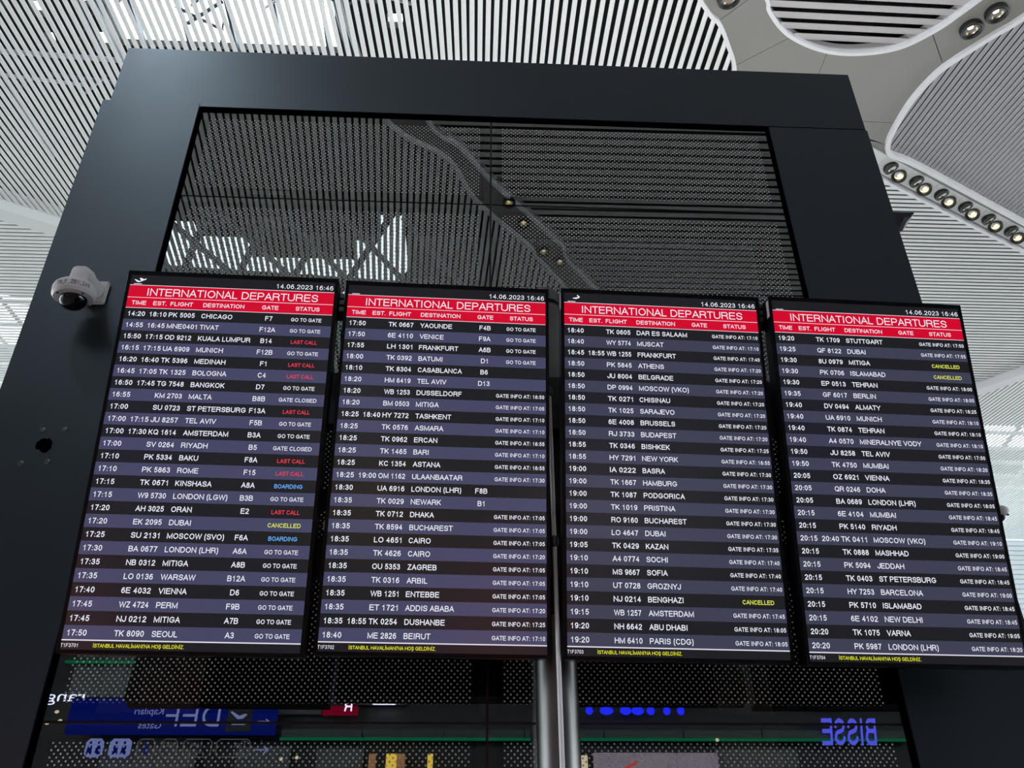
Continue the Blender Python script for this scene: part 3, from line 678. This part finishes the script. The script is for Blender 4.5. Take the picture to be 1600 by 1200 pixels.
D2 = [('17:50', '', 'TK 0667', 'YAOUNDE', 'F4B', G), ('17:50', '', '6E 4110', 'VENICE', 'F9A', G), ('17:55', '', 'LH 1301', 'FRANKFURT', 'A6B', G),
 ('18:00', '', 'TK 0392', 'BATUMI', 'D1', G), ('18:10', '', 'TK 8304', 'CASABLANCA', 'B6', ''), ('18:20', '', 'HM 6419', 'TEL AVIV', 'D13', ''),
 ('18:20', '', 'WB 1253', 'DUSSELDORF', '', '16:50'), ('18:20', '', 'BM 0503', 'MITIGA', '', '17:05'), ('18:25', '18:40', 'HY 7272', 'TASHKENT', '', '17:10'),
 ('18:25', '', 'TK 0576', 'ASMARA', '', '17:10'), ('18:25', '', 'TK 0962', 'ERCAN', '', '16:55'), ('18:25', '', 'TK 1465', 'BARI', '', '17:10'),
 ('18:25', '', 'KC 1354', 'ASTANA', '', '16:55'), ('18:25', '19:00', 'OM 1162', 'ULAANBAATAR', '', '17:30'), ('18:30', '', 'UA 6916', 'LONDON (LHR)', 'F8B', ''),
 ('18:35', '', 'TK 0029', 'NEWARK', 'B1', ''), ('18:35', '', 'TK 0712', 'DHAKA', '', '17:05'), ('18:35', '', 'TK 8594', 'BUCHAREST', '', '17:05'),
 ('18:35', '', 'LO 4651', 'CAIRO', '', '17:05'), ('18:35', '', 'TK 4626', 'CAIRO', '', '17:20'), ('18:35', '', 'OU 5353', 'ZAGREB', '', '17:05'),
 ('18:35', '', 'TK 0316', 'ARBIL', '', '17:05'), ('18:35', '', 'WB 1251', 'ENTEBBE', '', '17:05'), ('18:35', '', 'ET 1721', 'ADDIS ABABA', '', '17:20'),
 ('18:35', '18:55', 'TK 0254', 'DUSHANBE', '', '17:25'), ('18:40', '', 'ME 2826', 'BEIRUT', '', '17:10')]
D3 = [('18:40', '', 'TK 0605', 'DAR ES SALAAM', '', '17:10'), ('18:40', '', 'WY 5774', 'MUSCAT', '', '17:10'), ('18:45', '18:55', 'WB 1255', 'FRANKFURT', '', '17:40'),
 ('18:50', '', 'PK 5845', 'ATHENS', '', '17:20'), ('18:50', '', 'JU 8004', 'BELGRADE', '', '17:20'), ('18:50', '', 'DP 0994', 'MOSCOW (VKO)', '', '17:20'),
 ('18:50', '', 'TK 0271', 'CHISINAU', '', '17:20'), ('18:50', '', 'TK 1025', 'SARAJEVO', '', '17:20'), ('18:50', '', '6E 4008', 'BRUSSELS', '', '17:20'),
 ('18:50', '', 'RJ 3733', 'BUDAPEST', '', '17:20'), ('18:55', '', 'TK 0346', 'BISHKEK', '', '17:25'), ('18:55', '', 'HY 7291', 'NEW YORK', '', '16:55'),
 ('19:00', '', 'IA 0222', 'BASRA', '', '17:30'), ('19:00', '', 'TK 1667', 'HAMBURG', '', '17:30'), ('19:00', '', 'TK 1087', 'PODGORICA', '', '17:30'),
 ('19:00', '', 'TK 1019', 'PRISTINA', '', '17:30'), ('19:00', '', 'RO 9160', 'BUCHAREST', '', '17:30'), ('19:00', '', 'LO 4647', 'DUBAI', '', '17:30'),
 ('19:05', '', 'TK 0429', 'KAZAN', '', '17:35'), ('19:10', '', 'A4 0774', 'SOCHI', '', '17:40'), ('19:10', '', 'MS 9667', 'SOFIA', '', '17:40'),
 ('19:10', '', 'UT 0728', 'GROZNYJ', '', '17:40'), ('19:10', '', 'NJ 0214', 'BENGHAZI', '', 'CANCELLED'), ('19:15', '', 'WB 1257', 'AMSTERDAM', '', '17:45'),
 ('19:20', '', 'NH 6642', 'ABU DHABI', '', '18:05'), ('19:20', '', 'HM 6410', 'PARIS (CDG)', '', '18:05')]
D4 = [('19:20', '', 'TK 1709', 'STUTTGART', '', '17:50'), ('19:25', '', 'QF 8122', 'DUBAI', '', '17:55'), ('19:30', '', '8U 0979', 'MITIGA', '', 'CANCELLED'),
 ('19:30', '', 'PK 0706', 'ISLAMABAD', '', 'CANCELLED'), ('19:30', '', 'EP 0513', 'TEHRAN', '', '18:00'), ('19:35', '', 'GF 6017', 'BERLIN', '', '18:05'),
 ('19:40', '', 'DV 0494', 'ALMATY', '', '18:25'), ('19:40', '', 'UA 6910', 'MUNICH', '', '18:10'), ('19:40', '', 'TK 0874', 'TEHRAN', '', '18:10'),
 ('19:40', '', 'A4 0570', 'MINERALNYE VODY', '', '18:10'), ('19:50', '', 'JU 8258', 'TEL AVIV', '', '17:50'), ('19:50', '', 'TK 4750', 'MUMBAI', '', '18:20'),
 ('20:05', '', 'OZ 6921', 'VIENNA', '', '18:35'), ('20:05', '', 'QR 0246', 'DOHA', '', '18:35'), ('20:05', '', 'BA 0689', 'LONDON (LHR)', '', '18:05'),
 ('20:15', '', '6E 4104', 'MUMBAI', '', '18:45'), ('20:15', '', 'PK 5140', 'RIYADH', '', '18:45'), ('20:15', '20:40', 'TK 0411', 'MOSCOW (VKO)', '', '19:10'),
 ('20:15', '', 'TK 0888', 'MASHHAD', '', '19:00'), ('20:15', '', 'PK 5094', 'JEDDAH', '', '18:45'), ('20:15', '', 'TK 0403', 'ST PETERSBURG', '', '18:45'),
 ('20:15', '', 'HY 7253', 'BARCELONA', '', '19:00'), ('20:15', '', 'PK 5710', 'ISLAMABAD', '', '18:45'), ('20:15', '', '6E 4102', 'NEW DELHI', '', '18:45'),
 ('20:20', '', 'TK 1075', 'VARNA', '', '19:05'), ('20:20', '', 'PK 5987', 'LONDON (LHR)', '', '18:20')]
SCR = [((-.8175, 2.5447, 1.3541), .81, -.394, D1, 'leftmost departure screen, flights 14:20 to 17:50, beside the dome camera'),
       ((-.0885, 2.5846, 1.3655), 1.285, -.222, D2, 'second departure screen from the left, flights 17:50 to 18:40'),
       ((.6584, 2.586, 1.356), 1.208, -.451, D3, 'third departure screen from the left, flights 18:40 to 19:20, right of the pole'),
       ((1.3952, 2.586, 1.3437), 1.508, -.317, D4, 'rightmost departure screen, flights 19:20 to 20:20, overlapping the frame edge')]
TILT = R(10.737)
_g = text_geo('KUALA LUMPUR', .010, 0); XSD = .171/((_g[3]-_g[2])*.0170/CAP)      # the displays' letters are a little narrower or wider than the font's
MT = [m_white, m_tred, m_tyel, m_tblu, m_line, m_fyel]
def obox(c, ex, ez, n, u0, u1, v0, v1, d0, d1, name, m_, parent, bev=0):
    b = MB(); b.quadbox(Vector(c)+ex*u0+ez*v0+n*d0, ex*(u1-u0), ez*(v1-v0), n*(d1-d0)); o = b.build(name, m_, parent)
    bm = bmesh.new(); bm.from_mesh(o.data); bmesh.ops.recalc_face_normals(bm, faces=bm.faces)
    if bev: bmesh.ops.bevel(bm, geom=list(bm.edges), offset=bev, segments=2, affect='EDGES')
    bm.to_mesh(o.data); bm.free(); return o
for si, (c, yw, rl, data, lab) in enumerate(SCR):
    c = Vector(c); yw = R(yw); rl = R(rl)
    e0 = Vector((math.cos(yw), math.sin(yw), 0)); nn = Vector((-math.sin(yw), math.cos(yw), 0))
    z0 = Vector((0, 0, 1))*math.cos(TILT)-nn*math.sin(TILT)
    ex = e0*math.cos(rl)+z0*math.sin(rl); ez = -e0*math.sin(rl)+z0*math.cos(rl)
    n = ex.cross(ez)           # towards the viewer
    if n.y > 0: n = -n
    bd = empty('departure_screen', tuple(c+ez*-.62-n*.03), lab, 'screen', 'departure screens on the pole')
    obox(c, ex, ez, n, -.3535, .3535, -.618, .6335, -.065, -.004, 'housing', m_blacks, bd, .003)
    bz = MB()
    for u0, u1, v0, v1 in ((-.3535, -.3425, -.618, .6335), (.3425, .3535, -.618, .6335), (-.3425, .3425, .619, .6335), (-.3425, .3425, -.618, -.6075)):
        bz.quadbox(c+ex*u0+ez*v0-n*.0045, ex*(u1-u0), n*.007, ez*(v1-v0))
    bz.build('bezel', m_blacks, bd)
    obox(c, ex, ez, n, -.3425, .3425, -.6075, .619, -.004, 0, 'display_panel', m_dark, bd)
    obox(c, ex, ez, n, -.3555, -.3525, .555, .618, -.02, -.001, 'indicator_strip', m_camw, bd)  # pale strip stands for the LED indicator on the bezel edge
    def letters(lift=.0012): return Lettering(c, ex, ez, lift if n.dot(ex.cross(ez)) > 0 else -lift)
    tb = obox(c, ex, ez, n, -.3425, .3425, .494, .580, 0, .0005, 'title_band', m_red, bd)
    L = letters()
    for v in (.580, .5335, .4945): L.quad(-.3425, .3425, v-.0009, v+.0009, 4)
    L.build('rule_line', MT, tb)
    L = letters(); L.put('INTERNATIONAL DEPARTURES', .0047, .5415, .0272, 0, width=.569, align='C', offset=-.004); L.build('title_text', MT, tb)
    for s_, u, w in (('TIME', -.3255, .0475), ('EST.', -.2545, .044), ('FLIGHT', -.1975, .0742), ('DESTINATION', -.0895, .136), ('GATE', .106, .0545), ('STATUS', .218, .080)):
        L = letters(); L.put(s_, u, .5062, .0148, 0, width=w, offset=.014); L.build('column_text', MT, tb)
    L = letters()
    L.put('14.06.2023 16:46', .1455, .5882, .0168, 0, width=.192); L.build('date_text', MT, bd)
    L = letters()
    # departure symbol, partly lit as the panel refreshed
    if si == 0:
        for tri in ([(-.331, .601), (-.326, .601), (-.312, .5945), (-.322, .5925)], [(-.322, .5925), (-.312, .5945), (-.292, .606), (-.291, .602), (-.314, .590)], [(-.314, .606), (-.308, .607), (-.298, .602), (-.308, .595)]): L.poly(tri, 0)
    if si == 2:
        L.poly([(-.302, .600), (-.290, .603), (-.288, .599), (-.300, .594)], 0); L.poly([(-.302, .600), (-.300, .594), (-.312, .596), (-.312, .598)], 0); L.poly([(-.298, .609), (-.294, .610), (-.286, .602), (-.292, .601)], 0)
    L.quad(-.330, -.303, .583, .5855, 4)
    L.build('departure_symbol', MT, bd)
    p0, pitch_ = .494, 1.074/26
    for k, (tm, es, fl, ds, gt, st) in enumerate(data):
        v1 = p0-k*pitch_; v0 = v1-pitch_
        row = obox(c, ex, ez, n, -.3425, .3425, v0, v1, 0, .0004, 'flight_row', (m_dark if k % 2 == 0 else (m_lite if si < 2 else m_lite2)), bd)
        bl = v0+.0118; of = .017 if k % 2 == 0 else .011
        def cell(nm, *a, **kw):
            L = letters(); L.put(*a, offset=of, **kw); L.build(nm, MT, row)
        cell('time_text', tm, -.331, bl, .0170, width=.0555)
        if es: cell('estimate_text', es, -.2605, bl, .0170, width=.0555)
        cell('flight_text', fl, -.1975, bl, .0170, width=.085 if fl != 'MNE0401' else .098)
        cell('destination_text', ds, -.090, bl, .0170, xs=XSD)
        if gt: cell('gate_text', gt, .133, bl, .0170, xs=XSD, align='C')
        if st:
            if ':' in st: cell('status_text', 'GATE INFO AT: '+st, .337, bl+.001, .0130, 0, width=.162, align='R')
            else:
                mi = {'LAST CALL': 1, 'CANCELLED': 2, 'BOARDING': 3}.get(st, 0)
                cell('status_text', st, .2575, bl+.001, .0133, mi, align='C', width={'GO TO GATE': .101, 'LAST CALL': .086, 'CANCELLED': .100, 'BOARDING': .087, 'GATE CLOSED': .121}[st])
    L = letters(); L.quad(-.3425, .3425, -.5822, -.5788, 4); L.build('rule_line', MT, bd)
    L = letters(); L.put('T1F370%d' % (si+1), -.343, -.6005, .0105, 0, width=.049); L.build('screen_number_text', MT, bd)
    L = letters(); L.put('İSTANBUL HAVALİMANI\'NA HOŞ GELDİNİZ.', -.2506, -.6005, .0105, 5, width=.258, offset=.004)
    L.build('footer_text', MT, bd)

# ------------------------------------------------------------------ shop fronts behind the visitor, seen mirrored in the glass
YF = -8.44
b = MB(); b.box(-24, 24, YF-.6, YF-.3, -1.6, 7.8); tag(b.build('wall_rear', m_shop), 'black shop fronts facing the screens, seen mirrored in the glass', kind='structure')  # unseen ends widened to block daylight and darken the frame panels
def face(u0, u1, v0, v1, name, m_, parent, d=.12, y=YF):
    b = MB(); b.box(u0, u1, y-d, y, v0, v1); return b.build(name, m_, parent)
# rear signs are read from the hall side: they face +y, so letters run towards -x
def rear_text(x, z, y=YF): return Lettering((x, y, z), (-1, 0, 0), (0, 0, 1), .006)
sb_blue = glow('sign_blue', (8, 22, 105), 3.2); sb_txt = glow('sign_letters', (130, 138, 190), 3.6); sb_icon = mat('sign_icon_black', (.01, .01, .01), .5)
s_white = glow('neon_white', (225, 228, 255), 7.5); s_blue = glow('neon_blue', (30, 40, 235), 7); s_blue2 = glow('neon_violet', (85, 88, 235), 5.5)
s_green = glow('led_green', (30, 175, 120), 1.1); m_green = mat('green_glass', (.02, .05, .04), .3)
s_pill = glow('pill_light', (120, 130, 190), 4); s_grey = glow('pill_grey', (150, 150, 150), 1.2)
sg = empty('gate_sign', (-4.3, YF+.2, 2.8), 'blue hanging sign to gates D E F, mirrored in the lower left glass', 'sign')
b = MB(); b.box(-5.85, -2.80, YF+.15, YF+.25, 2.83, 3.33); b.build('sign_box', sb_blue, sg)
L = rear_text(0, 0, YF+.25)
for ch, x_ in (('D', -3.63), ('E', -3.96), ('F', -4.24)): L.put(ch, -x_, 2.93, .30, 0)
L.put('Kapıları', 4.47, 3.10, .10, 0); L.put('Gates', 4.47, 2.90, .10, 0)
L.quad(2.90, 3.06, 3.00, 3.012, 0); L.poly([(2.88, 3.006), (2.95, 3.05), (2.95, 3.03), (2.905, 3.006), (2.95, 2.982), (2.95, 2.962)], 0)
L.build('sign_text', [sb_txt], sg)
b = MB(); b.box(-3.52, -3.16, YF+.24, YF+.262, 2.86, 3.28); b.build('icon_field', sb_icon, sg)
L = rear_text(0, 0, YF+.266); L.poly([(3.22, 3.10), (3.27, 3.11), (3.34, 3.08), (3.46, 3.15), (3.48, 3.13), (3.36, 3.03), (3.28, 3.04)], 0); L.quad(3.24, 3.44, 2.95, 2.965, 0); L.build('plane_symbol', [sb_txt], sg)
pg = empty('facility_sign', (-4.2, YF+.2, 2.5), 'row of small facility symbols under the blue gate sign', 'sign')
def pill(x0, x1, mi_, txt=None):
    L = rear_text(0, 0, YF+.24); z0_, z1_ = 2.50, 2.76; k = .05; th = .014
    a, c_ = -x1, -x0
    out = [(a+k, z0_), (c_-k, z0_), (c_, z0_+k), (c_, z1_-k), (c_-k, z1_), (a+k, z1_), (a, z1_-k), (a, z0_+k)]
    if mi_ == 0:
        inn = [(a+k, z0_+th), (c_-k, z0_+th), (c_-th, z0_+k), (c_-th, z1_-k), (c_-k, z1_-th), (a+k, z1_-th), (a+th, z1_-k), (a+th, z0_+k)]
        for i in range(8): j = (i+1) % 8; L.poly([out[i], out[j], inn[j], inn[i]], 0)
    else: L.poly(out, 0)
    o = L.build('symbol_field', [s_grey if mi_ == 0 else s_pill], pg)
    if txt:
        L = rear_text(0, 0, YF+.246)
        for s_, u_, v_, cp_ in txt: L.put(s_, u_, v_, cp_, 0, offset=.01)
        L.build('symbol_text', [s_grey if mi_ == 0 else sb_icon], o)
pill(-3.62, -3.12, 0, [('Tax', 3.17, 2.64, .09), ('free', 3.20, 2.53, .07)])
pill(-4.10, -3.68, 0, [('CAMİ', 3.82, 2.65, .05), ('MESCİT', 3.80, 2.55, .04)])
pill(-4.42, -4.18, 0, [('VAT', 4.20, 2.63, .08)])
pill(-4.76, -4.50, 0); pill(-5.16, -4.84, 1); pill(-5.50, -5.24, 1)
def person_sym(x, L):
    L.poly([(x-.025, 2.70), (x, 2.675), (x+.025, 2.70), (x, 2.725)], 0); L.poly([(x-.03, 2.66), (x+.03, 2.66), (x+.04, 2.54), (x-.04, 2.54)], 0)
L = rear_text(0, 0, YF+.25)
for x_ in (4.94, 5.06, 5.31, 5.43, 4.63): person_sym(x_, L)
L.build('people_symbol', [sb_blue], pg)
L = rear_text(0, 0, YF+.24); L.quad(2.86, 3.06, 2.60, 2.615, 0); L.poly([(2.84, 2.607), (2.92, 2.67), (2.92, 2.64), (2.875, 2.607), (2.92, 2.574), (2.92, 2.544)], 0); L.build('arrow', [s_pill], pg)
# lit shop lettering
def neon(txt, xr, z, cap, m_, name, label, shear=0, width=None, xs=1):
    t = empty(name, (xr, YF, z), label, 'sign')
    L = rear_text(0, 0, YF+.05); L.put(txt, -xr, z, cap, 0, shear=shear, width=width, xs=xs, offset=.02); L.build('letters', [m_], t); return t
neon('rang', -5.76, 3.33, .16, s_white, 'shop_sign', 'glowing white letters mirrored at the lower left edge of the glass', width=.56)
neon('BISSE', 6.46, 2.72, .40, s_blue2, 'shop_sign', 'glowing violet blue capital letters mirrored at the lower right of the glass', shear=-.25, width=.92)
t = empty('shop_sign', (-1.2, YF, 3.3), 'small white and blue lit sign mirrored under the second screen', 'sign')
face(-1.40, -1.05, 3.32, 3.68, 'sign_box', s_white, t, .1, YF+.05); L = rear_text(0, 0, YF+.056); L.put('in', 1.08, 3.36, .20, 0, width=.29, offset=.05); L.build('letters', [s_blue], t)
t = empty('shop_sign', (-1.85, YF, 3.0), 'small red sign with white mark mirrored under the second screen', 'sign')
m_rs = glow('sign_red', (150, 8, 45), 2.5)
face(-2.15, -1.62, 3.16, 3.28, 'sign_box', m_rs, t, .1, YF+.05); face(-1.80, -1.70, 3.30, 3.64, 'sign_post', m_rs, t, .1, YF+.05)
L = rear_text(0, 0, YF+.056); L.put('&', 1.70, 3.36, .16, 0, offset=.03); L.put('R', 1.70, 3.20, .14, 0, offset=.03); L.build('letters', [s_white], t)
t = empty('shop_sign', (2.5, YF, 3.2), 'row of blue light blots mirrored right of the pole', 'sign')
for x0, x1 in ((1.90, 2.02), (2.12, 2.34), (2.44, 2.62), (2.62, 2.82), (2.86, 2.99), (3.12, 3.24), (3.34, 3.46)):
    b = MB(); b.lathe([(.0005, .06), (.055, .055), (.065, .02), (.06, 0)], ((x0+x1)/2, YF, 3.23), (0, 1, 0), 12)
    b.v = [Vector(((x0+x1)/2+(v.x-(x0+x1)/2)*(x1-x0)/.13, v.y, v.z)) for v in b.v]; b.build('blue_letter', s_blue, t)
# green light ledges, one over each shop
for x0, x1, z, h in ((-2.75, 7.1, 2.80, .15), (-6.2, -4.4, 3.93, .08)):
    t = empty('light_ledge', ((x0+x1)/2, YF, z), 'green lit ledge mirrored in the lower glass' if h > .1 else 'short green lit ledge mirrored under the first screen', 'light')
    n_ = max(2, int((x1-x0)/1.1))
    for k in range(n_): face(x0+k*(x1-x0)/n_+.01, x0+(k+1)*(x1-x0)/n_-.01, z+.03, z+h, 'green_panel', m_green, t, .15)
    b = MB(); b.box(x0, x1, YF-.02, YF+.03, z-.01, z+.025); b.build('light_strip', s_green, t)
# lit shop windows low down and plain wall slabs
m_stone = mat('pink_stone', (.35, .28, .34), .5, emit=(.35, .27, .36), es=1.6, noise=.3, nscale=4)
m_wood = mat('warm_display', (.4, .2, .1), .5, emit=(.8, .35, .12), es=1.0, noise=.4, nscale=6)
t = empty('shop_window', (3, YF, 1.4), 'lit pink stone shop wall mirrored at the bottom right of the pole', 'shop window')
for k in range(3): face(2.0+k*.64, 2.62+k*.64, 1.2, 2.62, 'stone_slab', m_stone, t, .1)
face(1.75, 1.90, 1.2, 2.58, 'light_post', glow('cream_light', (235, 215, 180), 4), t, .1)
L = rear_text(0, 0, YF+.01); L.poly([(-2.65, 2.50), (-2.4, 2.38), (-1.7, 2.36), (-1.7, 2.33), (-2.4, 2.34), (-2.66, 2.47)], 0); L.build('red_streak', [glow('streak_red', (220, 60, 40), 4)], t)
t = empty('shop_window', (-.9, YF, 1.4), 'warm lit shop display mirrored at the bottom under the second screen', 'shop window')
for x0, x1, g in ((-1.40, -1.30, 0), (-1.14, -.98, 1), (-.98, -.86, 0), (-.52, -.44, 1)): face(x0, x1, 1.2, 2.6, 'display_panel', glow('display_yellow', (230, 190, 70), 5) if g else m_wood, t, .1)
m_glowr = mat('red_glow_fill', (.3, .05, .04), .6, emit=(.75, .16, .14), es=1.5, noise=.3, nscale=2)  # red glow for unseen panels added to tint the lower parts of screens
for lab, x0, x1 in (('red glow panels added unseen low at the left to tint the first screen', -9.5, -5.2), ('red glow panels added unseen low behind the pole to tint the third screen', .3, 1.5)):
    t = empty('shop_window', ((x0+x1)/2, YF, -1.5), lab, 'shop window')
    n_ = int((x1-x0)/.8)
    for k in range(n_): face(x0+k*(x1-x0)/n_+.02, x0+(k+1)*(x1-x0)/n_-.02, -1.45, .9, 'display_panel', m_glowr, t, .1)
t = empty('shop_facade', (0, YF-.2, -1.6), 'grey wall slabs of the shop fronts mirrored in the lower glass', 'facade')
for x0, x1, z0_, z1_ in ((-6.1, -4.6, 3.45, 4.3), (-4.3, -3.5, 3.4, 4.2), (-2.9, -2.2, 3.2, 4.1), (-1.7, -.9, 3.35, 4.1), (-.2, .3, 3.6, 4.2), (3.1, 3.8, 3.35, 4.2), (5.6, 6.1, 3.3, 4.2), (-5.4, -4.0, 1.2, 2.7), (-3.4, -2.6, 1.2, 2.72), (-2.2, -1.5, 1.2, 2.7), (3.9, 5.2, 1.2, 2.7), (-6.0, 6.0, 4.9, 5.6), (-5, -2, 6.2, 7.2), (1, 5, 6.0, 7.0)):
    face(x0, x1, z0_, z1_, 'wall_slab', m_shopg, t, .1, YF-.15)
for k, (x_, z_) in enumerate(((-6.3, 3.12), (-6.1, 3.16), (-6.2, 3.0), (-6.02, 3.03), (-2.68, 2.50), (-2.45, 2.52), (3.9, 2.78), (1.72, 2.76))):
    t = empty('shop_spotlight', (x_, YF+.1, z_), 'tiny shop spotlight mirrored '+('upper left of the four at the left end of the crossbar', 'upper right of the four at the left end of the crossbar', 'lower left of the four at the left end of the crossbar', 'lower right of the four at the left end of the crossbar', 'left of two under the arrow sign end', 'right of two under the arrow sign end', 'above the pink stone wall', 'at the top of the cream light post')[k], 'light', 'tiny spotlights mirrored in the lower glass')
    b = MB(); b.lathe([(.0005, 0), (.022, 0), (.026, -.03), (.018, -.07)], (x_, YF+.12, z_), (0, 1, -.3), 12); b.build('lamp_can', m_bulb, t)
